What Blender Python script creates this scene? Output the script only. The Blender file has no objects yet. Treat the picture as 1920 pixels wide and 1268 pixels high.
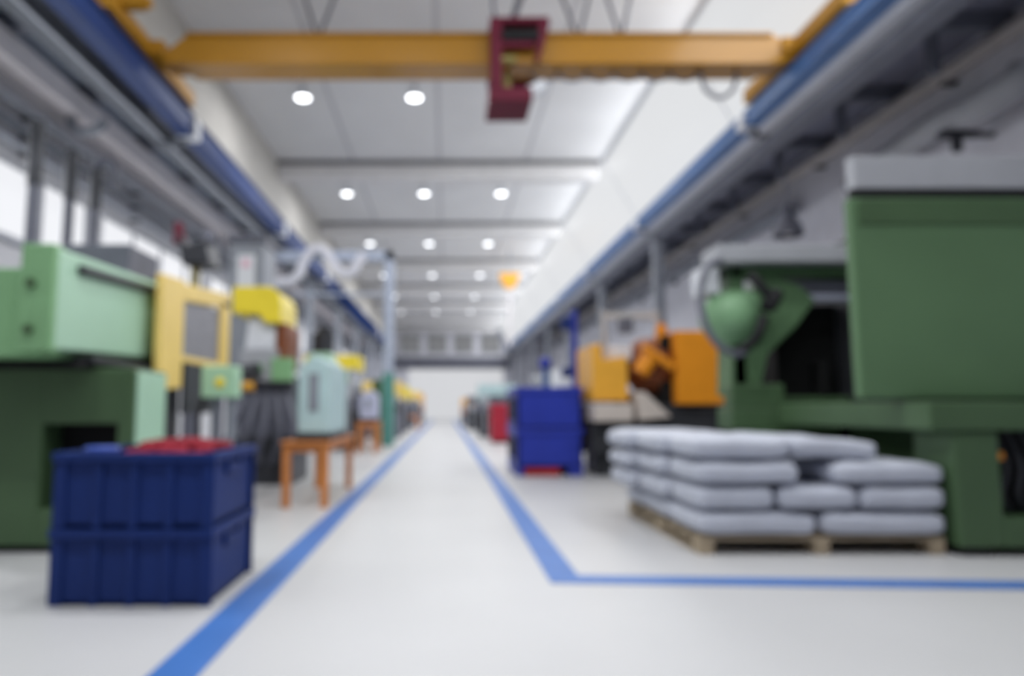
import bpy, bmesh, math, random
from mathutils import Vector, Matrix
random.seed(7)
R = math.radians
COL = bpy.context.scene.collection
SC = bpy.context.scene

# ------------------------------------------------------------------ camera
F, CX, CY, CAMH = 1300.0, 835.0, 634.0, 1.0
TH = math.atan(131.0 / F)
cd = bpy.data.cameras.new('camera')
cam = bpy.data.objects.new('camera', cd); COL.objects.link(cam)
cd.sensor_width = 36.0
cd.lens = F / 1920 * 36.0
cd.shift_x = (960 - CX) / 1920
cam.location = (0, 0, CAMH)
cam.rotation_euler = (R(90) + TH, 0, 0)
cd.clip_start = 0.02
cd.dof.use_dof = True                    # the photograph is focused right in front of the lens
cd.dof.focus_distance = 0.30
cd.dof.aperture_fstop = 24.375e-3 / (0.30 * 22.0 / F)
SC.camera = cam

# ------------------------------------------------------------------ world, exposure, daylight
w = bpy.data.worlds.new('world'); SC.world = w; w.use_nodes = True
w.node_tree.nodes['Background'].inputs[0].default_value = (.75, .85, 1, 1)
w.node_tree.nodes['Background'].inputs[1].default_value = .5
SC.view_settings.view_transform = 'Standard'
SC.view_settings.look = 'None'
SC.view_settings.exposure = 0.0
SC.view_settings.gamma = 1.0
SC.view_settings.use_curve_mapping = False
SC.cycles.use_denoising = True
SC.cycles.max_bounces = 8
SC.cycles.diffuse_bounces = 5
SC.cycles.sample_clamp_indirect = 6.0

GLAZE_W = 150.0      # daylight through each bay of the sloped rooflight
WINDOW_W = 70.0      # daylight through each window of the left wall
LAMP_W = 72.0        # each high-bay lamp
BAY = 6.6
BEAMS = [-0.6 + BAY * k for k in range(1, 10)]      # roof beams
COLS = [11.4 + BAY * k for k in range(0, 8)]
Y0, Y1 = -7.0, 60.0

def area_light(name, loc, direction, sx, sy, power, color=(1, 1, 1), shape='RECTANGLE', parent=None, spread=180):
    ld = bpy.data.lights.new(name, 'AREA'); ld.shape = shape; ld.size = sx
    if shape == 'RECTANGLE': ld.size_y = sy
    ld.energy = power; ld.color = color; ld.spread = R(spread)
    o = bpy.data.objects.new(name, ld); COL.objects.link(o)
    o.location = loc
    d = Vector(direction).normalized()
    o.rotation_euler = d.to_track_quat('-Z', 'Y').to_euler()
    return o

for k in range(9):                        # rooflight bays
    yc = 2.7 + BAY * k + .6 * (k == 0)
    ld = bpy.data.lights.new('rooflight_daylight', 'AREA'); ld.shape = 'RECTANGLE'
    ld.size = BAY - .3; ld.size_y = 1.9; ld.energy = GLAZE_W; ld.color = (.97, .985, 1)
    o = bpy.data.objects.new('rooflight_daylight', ld); COL.objects.link(o)
    # plane from (4.5, 8) down to (5.5, 6.2): inward normal
    n = Vector((-1.8, 0, -1.0)).normalized()
    o.location = Vector((5.0, yc, 7.1)) + n * .06
    ydir = Vector((1.0, 0, -1.8)).normalized()
    zax = -n; xax = ydir.cross(zax)
    o.rotation_euler = Matrix((xax, ydir, zax)).transposed().to_euler()
for k in range(8):                        # windows of the left wall
    area_light('window_daylight', (-6.85, 4.0 + BAY * k, 4.35), (1, 0, 0), BAY - .6, 1.2, WINDOW_W, (.93, .96, 1))

# ------------------------------------------------------------------ materials
def mat(name, col, rough=.5, metal=0.0, var=.12, scale=3.0, coat=0.0, bump=0.0, bscale=40.0, stretch=(1, 1, 1), spec=.3):
    m = bpy.data.materials.new(name); m.use_nodes = True
    nt = m.node_tree; N = nt.nodes; L = nt.links
    b = N['Principled BSDF']
    b.inputs['Roughness'].default_value = rough
    b.inputs['Metallic'].default_value = metal
    b.inputs['Specular IOR Level'].default_value = spec
    if coat:
        b.inputs['Coat Weight'].default_value = coat
        b.inputs['Coat Roughness'].default_value = .14
        b.inputs['Coat IOR'].default_value = 1.6
    tc = N.new('ShaderNodeTexCoord'); mp = N.new('ShaderNodeMapping'); mp.inputs['Scale'].default_value = stretch
    nz = N.new('ShaderNodeTexNoise'); nz.inputs['Scale'].default_value = scale; nz.inputs['Detail'].default_value = 4
    L.new(tc.outputs['Object'], mp.inputs['Vector']); L.new(mp.outputs[0], nz.inputs['Vector'])
    rp = N.new('ShaderNodeValToRGB')
    rp.color_ramp.elements[0].position = .3; rp.color_ramp.elements[1].position = .7
    rp.color_ramp.elements[0].color = (*[max(0, c * (1 - var)) for c in col], 1)
    rp.color_ramp.elements[1].color = (*[min(1, c * (1 + var)) for c in col], 1)
    L.new(nz.outputs['Fac'], rp.inputs[0]); L.new(rp.outputs[0], b.inputs['Base Color'])
    if bump:
        n2 = N.new('ShaderNodeTexNoise'); n2.inputs['Scale'].default_value = bscale
        L.new(tc.outputs['Object'], n2.inputs['Vector'])
        bp = N.new('ShaderNodeBump'); bp.inputs['Strength'].default_value = bump; bp.inputs['Distance'].default_value = .02
        L.new(n2.outputs['Fac'], bp.inputs['Height']); L.new(bp.outputs[0], b.inputs['Normal'])
    return m

def emit(name, col, s):
    m = bpy.data.materials.new(name); m.use_nodes = True
    b = m.node_tree.nodes['Principled BSDF']
    b.inputs['Base Color'].default_value = (.1, .1, .1, 1)
    b.inputs['Roughness'].default_value = .4
    b.inputs['Emission Color'].default_value = (*col, 1)
    b.inputs['Emission Strength'].default_value = s
    return m

def panel_mat(name, col, joint, step, wid, axis, rough=.6, step2=None, joint_axis2=None):
    """panels with joint lines running across one object axis (and a second)"""
    m = mat(name, col, rough, var=.05, scale=.5)
    nt = m.node_tree; N = nt.nodes; L = nt.links; b = N['Principled BSDF']
    src = b.inputs['Base Color'].links[0].from_socket
    tc = N.new('ShaderNodeTexCoord'); sp = N.new('ShaderNodeSeparateXYZ'); L.new(tc.outputs['Object'], sp.inputs[0])
    def line(ax, st, wd):
        a = N.new('ShaderNodeMath'); a.operation = 'DIVIDE'; a.inputs[1].default_value = st
        L.new(sp.outputs[ax], a.inputs[0])
        f = N.new('ShaderNodeMath'); f.operation = 'FRACT'; L.new(a.outputs[0], f.inputs[0])
        c = N.new('ShaderNodeMath'); c.operation = 'LESS_THAN'; c.inputs[1].default_value = wd / st
        L.new(f.outputs[0], c.inputs[0]); return c.outputs[0]
    fac = line(axis, step, wid)
    if step2:
        mx = N.new('ShaderNodeMath'); mx.operation = 'MAXIMUM'
        L.new(fac, mx.inputs[0]); L.new(line(joint_axis2, step2, wid), mx.inputs[1]); fac = mx.outputs[0]
    mix = N.new('ShaderNodeMixRGB'); mix.inputs[2].default_value = (*joint, 1)
    L.new(fac, mix.inputs[0]); L.new(src, mix.inputs[1]); L.new(mix.outputs[0], b.inputs['Base Color'])
    return m

M = dict(
    floor=mat('polished_screed', (.545,.545,.55), .4, var=.04, scale=.7, bump=.02, bscale=3),
    line=mat('blue_floor_paint', (.055,.165,.47), .45, var=.06, scale=4),
    ceiling=panel_mat('ceiling_panels', (.74,.74,.745), (.54, .54, .56), 2.45, .10, 0),
    beam=mat('painted_concrete', (.74, .73, .73), .7, var=.05),
    beamdark=mat('dark_beam_strip', (.20, .20, .21), .8),
    wallcream=mat('cream_wall', (.40, .385, .36), .7, var=.05),
    wallwhite=mat('white_wall', (.72, .72, .75), .7, var=.04),
    wallgrey=mat('lilac_grey_wall', (.74, .74, .80), .7, var=.06),
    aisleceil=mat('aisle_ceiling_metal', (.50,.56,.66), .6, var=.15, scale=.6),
    aisledark=mat('aisle_ceiling_shade', (.26,.27,.35), .6, var=.15, scale=.6),  # right aisle ceiling, its shade put into the colour
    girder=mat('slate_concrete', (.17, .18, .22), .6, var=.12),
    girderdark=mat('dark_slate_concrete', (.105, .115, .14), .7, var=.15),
    ledge=mat('pale_ledge_paint', (.58, .60, .66), .5, var=.06),
    duct=mat('pinkish_duct_paint', (.80, .75, .77), .5, var=.06),
    pipe=mat('warm_grey_pipe', (.52, .49, .47), .5, var=.06),
    galv=mat('galvanised_steel', (.45,.47,.52), .4, .6, var=.12),
    glaze=emit('daylit_translucent_panel', (.97, .985, 1), .66),
    sky=emit('daylit_window_glass', (.95, .96, 1), .85),
    door=emit('daylit_roller_door', (.96, .97, 1), .62),
    dim=emit('daylit_far_pane', (.93, .95, 1), .12),
    lamp=emit('lamp_lens', (.95, .97, 1), 7.0),
    frame=mat('grey_window_frame', (.45, .46, .50), .5),
    black=mat('black_rubber', (.012, .012, .014), .6, var=.2),
    dark=mat('dark_steel', (.05, .052, .06), .45, .3, var=.2),
    slate=mat('slate_paint', (.13, .135, .17), .5, var=.15),
    void=mat('recess_shade_black', (.006, .006, .007), .8, var=.2),  # near-black colour stands in for the shade inside openings and gaps
    palegreen=mat('pale_green_enamel', (.44, .68, .50), .42, var=.04, scale=1.2),
    midgreen=mat('mid_green_enamel', (.24, .46, .23), .45, var=.06, scale=1.5),
    deepgreen=mat('deep_green_enamel', (.072,.130,.062), .45, var=.08, scale=1.5),
    boxgreen=mat('moss_green_sheet', (.11,.20,.10), .5, var=.07, scale=1.2),
    boxlight=mat('panel_green_enamel', (.42, .66, .45), .45, var=.04),
    domegreen=mat('cast_green_enamel', (.22, .40, .22), .35, var=.06),
    yellowpale=mat('pale_yellow_enamel', (.88,.64,.19), .45, var=.04),
    yellow=mat('bright_yellow_enamel', (.88,.70,.05), .4, var=.05),
    mesh=mat('grey_guard_mesh', (.27, .27, .30), .5, .2, var=.1, scale=8, bump=.3, bscale=90),
    crane=mat('crane_yellow_paint', (.40,.185,.008), .35, var=.05, scale=1.0, coat=.35, spec=.3),
    truck=mat('crane_truck_yellow', (.40, .19, .011), .6, var=.05),
    hoist=mat('crimson_paint', (.12,.005,.024), .6, var=.1),
    railblue=mat('dark_blue_paint', (.014, .040, .16), .6, var=.08),
    railpale=mat('mid_blue_paint', (.09, .19, .42), .4, var=.1),
    crate=mat('navy_crate_plastic', (.011, .031, .155), .55, var=.12, scale=2, spec=.2),
    redpart=mat('red_moulded_plastic', (.28,.003,.02), .6, var=.2, scale=6),
    bluepart=mat('blue_moulded_plastic', (.05, .10, .45), .3, var=.1),
    bin=mat('royal_blue_bin_plastic', (.026,.045,.37), .4, var=.08),
    redfoot=mat('red_plastic_feet', (.40, .025, .03), .45, var=.1),
    sack=mat('white_woven_sack', (.53, .555, .635), .55, var=.07, scale=4, bump=.25, bscale=9),
    wood=mat('pallet_wood', (.42, .34, .24), .75, var=.2, scale=5, stretch=(1, 8, 8)),
    orangewood=mat('orange_painted_wood', (.62, .235, .07), .5, var=.1),
    teal=mat('pale_teal_board', (.50, .67, .68), .5, var=.05),
    lilac=mat('lilac_grey_board', (.50, .52, .66), .5, var=.05),
    orange=mat('orange_enamel', (.82,.30,.018), .42, var=.05),
    orangelight=mat('amber_enamel', (.85,.42,.05), .42, var=.05),
    rust=mat('brown_red_casting', (.22, .07, .03), .5, var=.2),
    beige=mat('beige_tray', (.62, .55, .50), .5, var=.06),
    post=mat('pale_blue_steel_paint', (.42, .47, .58), .45, var=.05),
    postteal=mat('teal_post_paint', (.11, .31, .27), .45, var=.06),
    white=mat('white_enamel', (.72, .74, .78), .4, var=.04),
    hose=mat('pale_hose', (.66, .66, .72), .5, var=.05),
    grey=mat('light_grey_enamel', (.40,.41,.44), .5, var=.05),
    midgrey=mat('mid_grey_enamel', (.26, .28, .32), .5, var=.08),
    olive=mat('olive_brass_tube', (.30, .25, .09), .4, .3, var=.1),
    pink=mat('pale_pink_label', (.75, .45, .55), .5, var=.05),
    steel=mat('bright_steel', (.60, .61, .70), .25, .9, var=.08),
    amber=mat('amber_plastic', (.75, .38, .05), .4),
    redcab=mat('red_cabinet_enamel', (.46, .03, .055), .42, var=.06),
)

# ------------------------------------------------------------------ mesh helpers
def wp(px, py, Y):
    """world point at depth Y seen at photo pixel (px, py)"""
    u = (px - CX) / F; v = (CY - py) / F
    fw = math.cos(TH) - v * math.sin(TH); up = math.sin(TH) + v * math.cos(TH)
    return Vector((u * Y / fw, Y, CAMH + up / fw * Y))
def fl(px, py):
    v = (CY - py) / F
    fw = math.cos(TH) - v * math.sin(TH); up = math.sin(TH) + v * math.cos(TH)
    t = -CAMH / up
    return Vector(((px - CX) / F * t, fw * t, 0))

ORG = {}
class MB:
    def __init__(s): s.bm = bmesh.new()
    def _add(s, verts, faces, smooth=False):
        vs = [s.bm.verts.new(v) for v in verts]
        out = []
        for f in faces:
            try:
                fc = s.bm.faces.new([vs[i] for i in f]); fc.smooth = smooth; out.append(fc)
            except ValueError: pass
        return vs, out
    def box(s, x0, x1, y0, y1, z0, z1, bev=.012):
        x0, x1 = min(x0, x1), max(x0, x1); y0, y1 = min(y0, y1), max(y0, y1); z0, z1 = min(z0, z1), max(z0, z1)
        vs, fs = s._add([(x0,y0,z0),(x1,y0,z0),(x1,y1,z0),(x0,y1,z0),(x0,y0,z1),(x1,y0,z1),(x1,y1,z1),(x0,y1,z1)],
                        [(3,2,1,0),(4,5,6,7),(0,1,5,4),(1,2,6,5),(2,3,7,6),(3,0,4,7)])
        b = min(bev, .45 * min(x1 - x0, y1 - y0, z1 - z0))
        if b > 0:
            es = {e for f in fs for e in f.edges}
            bmesh.ops.bevel(s.bm, geom=list(es), offset=b, segments=2, affect='EDGES', profile=.5)
        return s
    def prism(s, poly, a0, a1, axis='y', bev=.01):
        """polygon extruded along an axis; poly in the other two coordinates (order x,z / y,z / x,y)"""
        def p(q, a): return {'y': (q[0], a, q[1]), 'x': (a, q[0], q[1]), 'z': (q[0], q[1], a)}[axis]
        n = len(poly)
        vs, fs = s._add([p(q, a0) for q in poly] + [p(q, a1) for q in poly],
                        [tuple(range(n)), tuple(range(2*n-1, n-1, -1))] + [(i, i+n, (i+1) % n + n, (i+1) % n) for i in range(n)])
        bmesh.ops.recalc_face_normals(s.bm, faces=fs)
        if bev:
            es = {e for f in fs for e in f.edges}
            bmesh.ops.bevel(s.bm, geom=list(es), offset=bev, segments=2, affect='EDGES', profile=.5)
        return s
    def cyl(s, p0, p1, r, r2=None, seg=20):
        p0 = Vector(p0); p1 = Vector(p1); r2 = r if r2 is None else r2
        d = (p1 - p0).normalized(); a = d.orthogonal().normalized(); b = d.cross(a)
        ring = lambda c, rr: [c + (a * math.cos(t) + b * math.sin(t)) * rr for t in [2 * math.pi * i / seg for i in range(seg)]]
        r0_, r1_ = ring(p0, r), ring(p1, r2)
        s._add(r0_ + r1_, [(i, (i+1) % seg, (i+1) % seg + seg, i + seg) for i in range(seg)], True)
        s._add(r0_, [tuple(range(seg-1, -1, -1))]); s._add(r1_, [tuple(range(seg))])
        return s
    def tube(s, pts, r, seg=10, sub=6):
        P = [Vector(p) for p in pts]
        if sub > 1 and len(P) > 2:
            Q = []
            for i in range(len(P) - 1):
                a = P[max(i-1, 0)]; b = P[i]; c = P[i+1]; d = P[min(i+2, len(P)-1)]
                for k in range(sub):
                    t = k / sub
                    Q.append(.5 * ((2*b) + (c-a)*t + (2*a-5*b+4*c-d)*t*t + (3*b-a-3*c+d)*t**3))
            Q.append(P[-1]); P = Q
        rings = []; up = None
        for i, p in enumerate(P):
            d = (P[min(i+1, len(P)-1)] - P[max(i-1, 0)]).normalized()
            up = d.orthogonal().normalized() if up is None else (up - d * up.dot(d)).normalized()
            b = d.cross(up)
            rings += [p + (up * math.cos(t) + b * math.sin(t)) * r for t in [2*math.pi*k/seg for k in range(seg)]]
        n = len(P)
        s._add(rings, [(i*seg+k, i*seg+(k+1) % seg, (i+1)*seg+(k+1) % seg, (i+1)*seg+k) for i in range(n-1) for k in range(seg)], True)
        s._add(rings[:seg], [tuple(range(seg-1, -1, -1))]); s._add(rings[-seg:], [tuple(range(seg))])
        return s
    def lathe(s, c, prof, seg=24, axis='z'):
        c = Vector(c); vs = []
        for (r, h) in prof:
            for k in range(seg):
                t = 2*math.pi*k/seg
                q = {'z': (r*math.cos(t), r*math.sin(t), h), 'x': (h, r*math.cos(t), r*math.sin(t)), 'y': (r*math.cos(t), h, r*math.sin(t))}[axis]
                vs.append(c + Vector(q))
        n = len(prof)
        _, fs = s._add(vs, [(i*seg+k, i*seg+(k+1) % seg, (i+1)*seg+(k+1) % seg, (i+1)*seg+k) for i in range(n-1) for k in range(seg)], True)
        bmesh.ops.recalc_face_normals(s.bm, faces=fs)
        return s
    def beam(s, p0, p1, wx, wz, bev=.01):
        """rectangular bar between two points"""
        p0 = Vector(p0); p1 = Vector(p1); d = (p1 - p0); L = d.length; d.normalize()
        ref = Vector((0, 0, 1)) if abs(d.z) < .9 else Vector((1, 0, 0))
        a = d.cross(ref).normalized(); b = a.cross(d)
        m = MB(); m.box(-wx/2, wx/2, 0, L, -wz/2, wz/2, bev)
        mt = Matrix((a, d, b)).transposed().to_4x4(); mt.translation = p0
        m.bm.transform(mt)
        me = bpy.data.meshes.new('tmp'); m.bm.to_mesh(me); m.bm.free(); s.bm.from_mesh(me); bpy.data.meshes.remove(me)
        return s
    def build(s, name, m, parent=None, label=None):
        me = bpy.data.meshes.new(name)
        if parent is not None: org = ORG[parent.name]
        else:
            v = [x.co for x in s.bm.verts]
            org = Vector(((min(c.x for c in v)+max(c.x for c in v))/2, (min(c.y for c in v)+max(c.y for c in v))/2, min(c.z for c in v)))
        bmesh.ops.translate(s.bm, verts=s.bm.verts, vec=-org)
        s.bm.normal_update(); s.bm.to_mesh(me); s.bm.free()
        me.materials.append(m)
        o = bpy.data.objects.new(name, me); COL.objects.link(o)
        ORG[o.name] = org.copy()
        if parent is None: o.location = org
        else: o.parent = parent
        if label: o['label'] = label
        return o

def tag(o, label, cat, group=None, kind=None):
    o['label'] = label; o['category'] = cat
    if group: o['group'] = group
    if kind: o['kind'] = kind
    return o
def thing(name, loc, label, cat, group=None):
    o = bpy.data.objects.new(name, None); COL.objects.link(o)
    o.location = loc; o.empty_display_size = .1
    ORG[o.name] = Vector(loc)
    return tag(o, label, cat, group)
def struct(o, label=None):
    o['kind'] = 'structure'
    if label: o['label'] = label
    return o
def copy_tree(o, parent=None):
    c = o.copy(); COL.objects.link(c)
    if parent is not None: c.parent = parent
    for ch in list(o.children): copy_tree(ch, c)
    return c
def B(x0, x1, y0, y1, z0, z1, bev=.012): return MB().box(x0, x1, y0, y1, z0, z1, bev)

# ------------------------------------------------------------------ hall shell
XL, XR = -7.0, 8.5
struct(B(XL - .2, XR + .2, Y0, Y1, -.2, 0, 0).build('floor', M['floor']))
struct(B(-5.0, 4.55, Y0, Y1, 8.0, 8.25, 0).build('ceiling', M['ceiling']))
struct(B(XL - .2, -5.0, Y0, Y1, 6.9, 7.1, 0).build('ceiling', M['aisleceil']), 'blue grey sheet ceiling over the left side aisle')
struct(B(5.8, XR + .2, Y0, Y1, 6.9, 7.1, 0).build('ceiling', M['aisledark']), 'sheet ceiling over the right side aisle, its shade put into a dark colour')
# left wall with its window band
m = MB(); m.box(XL - .2, XL, Y0, Y1, 0, 3.72, 0); m.box(XL - .2, XL, Y0, Y1, 4.98, 6.9, 0)
for k in range(11):
    y = .4 + BAY * k - BAY; m.box(XL - .2, XL, y - .25, y + .25, 3.72, 4.98, 0)
struct(m.build('wall_left', M['wallwhite']))
for k in range(10):
    y = .4 + BAY * k - BAY; a, b = y + .25, min(y + BAY - .25, Y1)
    fr = MB(); fr.box(XL - .12, XL - .02, a, a + .07, 3.72, 4.98); fr.box(XL - .12, XL - .02, b - .07, b, 3.72, 4.98)
    fr.box(XL - .12, XL - .02, a, b, 3.72, 3.79); fr.box(XL - .12, XL - .02, a, b, 4.91, 4.98)
    for j in (1, 2, 3): fr.box(XL - .11, XL - .03, a + (b-a)*j/4 - .03, a + (b-a)*j/4 + .03, 3.72, 4.98)
    f = struct(fr.build('window_%d' % (k + 1), M['frame']), 'daylit window band in the left aisle wall')
    B(XL - .09, XL - .075, a + .05, b - .05, 3.77, 4.93, 0).build('pane', M['sky'], f)
struct(B(XL, XL + .14, Y0, Y1, 3.64, 3.72).build('trim_1', M['ledge']), 'pale window sill rail of the left wall')
# upper left wall above the runway beam
struct(B(-5.0, -4.75, Y0, Y1, 6.35, 8.0, 0).build('wall_left_upper', M['wallcream']))
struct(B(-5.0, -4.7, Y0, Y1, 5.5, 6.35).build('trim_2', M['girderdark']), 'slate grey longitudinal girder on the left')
struct(B(-4.74, -4.70, Y0, Y1, 5.46, 5.5).build('trim_3', M['galv']), 'pale edge strip under the left girder')
# right wall
struct(B(XR, XR + .2, Y0, Y1, 0, 6.9, 0).build('wall_right', M['wallgrey']))
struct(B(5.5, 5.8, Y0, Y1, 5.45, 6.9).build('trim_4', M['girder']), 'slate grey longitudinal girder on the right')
struct(B(5.28, 5.52, Y0, Y1, 5.6, 5.74).build('trim_5', M['ledge']), 'pale ledge along the right girder')
# sloped rooflight on the right, one window per bay
for k in range(10):
    a = -.6 + BAY * (k - 1); b = min(a + BAY, Y1)
    fr = MB()
    for yy in (a, b - .015): fr.prism([(4.50, 8.0), (4.56, 8.0), (5.56, 6.2), (5.50, 6.2)], yy, yy + .015, 'y', 0)
    fr.prism([(4.5, 8.1), (4.6, 8.1), (4.6, 7.96), (4.5, 7.985)], a, b, 'y', 0)
    fr.prism([(5.42, 6.32), (5.52, 6.32), (5.6, 6.15), (5.46, 6.15)], a, b, 'y', 0)
    f = struct(fr.build('window_%d' % (k + 11), M['white']), 'daylit translucent rooflight panel along the right side')
    MB().prism([(4.52, 8.0), (4.56, 8.0), (5.56, 6.2), (5.52, 6.2)], a + .01, b - .01, 'y', 0).build('pane', M['glaze'], f)
# end wall, back wall, end door
m = MB(); m.box(XL, -3.2, Y1, Y1 + .2, 0, 6.9, 0); m.box(5.0, XR, Y1, Y1 + .2, 0, 6.9, 0)
m.box(-3.2, 5.0, Y1, Y1 + .2, 4.3, 6.9, 0); m.box(-5.0, 5.8, Y1, Y1 + .2, 6.9, 8.2, 0)
struct(m.build('wall_end', M['wallgrey']))
d = struct(B(-3.2, 5.0, Y1 + .05, Y1 + .12, 0, 4.3, 0).build('door_1', M['door']), 'wide daylit roller door at the far end of the hall')
m = MB()
for k in range(8): m.box(-3.2, 5.0, Y1 + .02, Y1 + .05, .5 * k + .2, .5 * k + .24, 0)
m.build('slat_ridge', M['white'], d)
struct(B(-4.7, 5.5, Y1 - .5, Y1 - .1, 4.35, 5.35).build('trim_6', M['slate']), 'dark header beam above the far roller door')
for i in range(4):
    f = struct(B(-3.9 + 2.3*i, -2.1 + 2.3*i, Y1 - .06, Y1 - .01, 5.7, 7.4).build('window_%d' % (21 + i), M['frame']), 'pale pane in the far end wall')
    B(-3.8 + 2.3*i, -2.2 + 2.3*i, Y1 - .075, Y1 - .06, 5.8, 7.3, 0).build('pane', M['dim'], f)
m = MB(); m.box(XL, XR, Y0 - .2, Y0, 0, 6.9, 0); m.box(-5, 5.8, Y0 - .2, Y0, 6.9, 8.2, 0)
struct(m.build('wall_back', M['slate']))
# roof beams across the hall
n = 7
for y in BEAMS:
    if y < 1: continue
    o = struct(MB().box(-4.75, 4.38, y, y + .45, 7.5, 8.0).build('trim_%d' % n, M['beam']), 'pale roof beam across the hall'); n += 1
    MB().box(-4.75, 4.38, y - .16, y - .003, 7.9, 7.999, 0).build('dark_strip', M['beamdark'], o)  # dark strip along the ceiling in front of each beam
# aisle cross beams on both sides
for k in range(20):
    y = 5.0 + 2.4 * k
    struct(MB().box(-6.98, -5.02, y, y + .18, 6.62, 6.9).build('trim_%d' % n, M['slate']), 'dark cross beam under the left aisle ceiling'); n += 1
    m = MB(); m.box(5.82, 8.48, y, y + .18, 6.62, 6.9); m.box(7.2, 7.36, y + .02, y + .16, 5.95, 6.65)
    struct(m.build('trim_%d' % n, M['girder']), 'dark cross beam and hanger under the right aisle ceiling'); n += 1
# columns carrying the girders
for y in COLS:
    if y > 17: struct(B(-5.0, -4.76, y, y + .24, 0, 5.5).build('trim_%d' % n, M['midgrey']), 'grey steel column on the left'); n += 1
    if y > 12:
        struct(B(5.52, 5.78, y, y + .24, 0, 5.45).build('trim_%d' % n, M['midgrey']), 'grey steel column on the right'); n += 1
# painted floor lines
def strip(pts, wd, label):
    global n
    m = MB(); P = [Vector((*p, 0)) for p in pts]; L_, R_ = [], []
    for i, p in enumerate(P):
        a = (p - P[i-1]).normalized() if i else (P[1] - p).normalized()
        b = (P[i+1] - p).normalized() if i < len(P) - 1 else a
        t = (a + b).normalized(); nn = Vector((-t.y, t.x, 0)); k = 1 / max(.3, nn.dot(Vector((-a.y, a.x, 0))))
        L_.append(p + nn * wd/2 * k); R_.append(p - nn * wd/2 * k)
    N = len(P)
    for i in range(N - 1):
        m.prism([(q.x, q.y) for q in (R_[i], R_[i+1], L_[i+1], L_[i])], .0005, .004, 'z', 0)
    struct(m.build('trim_%d' % n, M['line']), label); n += 1
strip([(-1.02, 1.0), (-1.02, 58)], .19, 'blue painted line on the floor along the left of the walkway')
strip([(.70, 58), (.70, fl(1050, 1087).y), (8.2, fl(1050, 1087).y - .055 * 7.5)], .19, 'blue painted line along the right of the walkway, turning right')

# ------------------------------------------------------------------ services along the walls
tag(B(-6.98, -6.5, Y0 + .2, 58, 6.2, 6.6).build('air_duct', M['duct']), 'long pinkish rectangular air duct along the top of the left wall', 'duct')
for i, (z, r, lb) in enumerate([(5.85, .09, 'upper grey pipe along the left wall under the pinkish duct'), (5.5, .07, 'middle grey pipe along the left wall under the pinkish duct'), (5.2, .06, 'lowest grey pipe along the left wall just above the windows')]):
    m = MB().cyl((-6.86, Y0 + .2, z), (-6.86, 58, z), r)
    o = m.build('wall_pipe', M['galv' if i != 1 else 'midgrey']); tag(o, lb, 'pipe')
    for k in range(14): MB().box(-7.0, -6.8, 3 + 4 * k, 3.08 + 4 * k, z - r - .04, z - r + .02, 0).build('pipe_bracket', M['dark'], o)
o = tag(MB().cyl((8.28, Y0 + .2, 6.5), (8.28, 58, 6.5), .13).build('wall_pipe', M['pipe']), 'warm grey pipe running high along the right wall', 'pipe')
for k in range(14): MB().box(8.25, 8.5, 3 + 4*k, 3.1 + 4*k, 6.33, 6.4, 0).build('pipe_bracket', M['dark'], o)
o = tag(MB().box(7.95, 8.35, 16, 58, 5.6, 5.72).build('cable_tray', M['midgrey']), 'grey cable tray below the pipe on the right wall', 'cable tray')
for k in range(10): MB().box(8.3, 8.455, 16.5 + 4.2*k, 16.6 + 4.2*k, 5.48, 5.62, 0).build('tray_bracket', M['dark'], o)
o = tag(MB().tube([wp(1925, 130, 9.2), wp(1900, 160, 9.3), wp(1830, 205, 9.8), wp(1775, 225, 10.6), wp(1690, 280, 12.0), wp(1600, 345, 14.0)], .22, 16).build('ventilation_pipe', M['grey']), 'thick light grey curved ventilation pipe near the right wall', 'duct')
m = MB(); p = wp(1790, 222, 10.4)
m.box(p.x - .28, p.x + .3, 10.3, 10.45, p.z - .32, p.z - .22); m.box(p.x - .08, p.x + .03, 10.3, 10.42, p.z - .55, p.z - .3); m.box(p.x + .2, 8.5, 10.33, 10.43, p.z - .31, p.z - .24)
m.build('pipe_bracket', M['dark'], o)

# crane runway beams: I-sections in bay lengths, on consoles
def runway(x, sgn, zt, zb, mat1, first, labels):
    ends = [Y0 + .1] + [c for c in COLS if c >= first] + [58]
    for i in range(len(ends) - 1):
        a, b = ends[i] + .12, ends[i+1] - .12
        m = MB(); m.box(x - .14, x + .14, a, b, zt - .04, zt); m.box(x - .14, x + .14, a, b, zb, zb + .04); m.box(x - .1, x + .1, a, b, zb + .03, zt - .03)
        t = thing('crane_runway_beam', (x, (a+b)/2, zb), labels[min(i, len(labels)-1)] if i < len(labels) else labels[-1].replace('far', 'far %s bay' % ['first', 'second', 'third', 'fourth', 'fifth', 'sixth', 'seventh', 'eighth'][i - len(labels)]), 'crane rail', 'crane runway beams')
        m.build('beam', mat1 if i == 0 else M['railpale'] if sgn > 0 else mat1, t)
        MB().box(x - .035, x + .035, a, b, zt, zt + .05).build('rail', M['dark'], t)
        mm = MB()
        mm.box(x - .16, x + .16, b - .02, b + .22, zb - .02, zt - .06)
        MB().box(min(x + sgn*.05, x + sgn*.5), max(x + sgn*.05, x + sgn*.5), b + .02, b + .2, zb - .12, zb - .021).build('console_arm', M['girderdark'], t)
        mm.build('console', M['white'], t, 'white console bracket at the joint')
ORD = ['first', 'second', 'third', 'fourth', 'fifth', 'sixth', 'seventh', 'eighth', 'ninth']
runway(-4.36, -1, 5.92, 5.55, M['railblue'], 5, ['dark blue crane runway beam on the left, %s segment from the camera' % o_ for o_ in ORD])
runway(5.16, 1, 5.97, 5.72, M['railpale'], 5, ['mid blue crane runway beam on the right, %s segment from the camera' % o_ for o_ in ORD])

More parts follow.
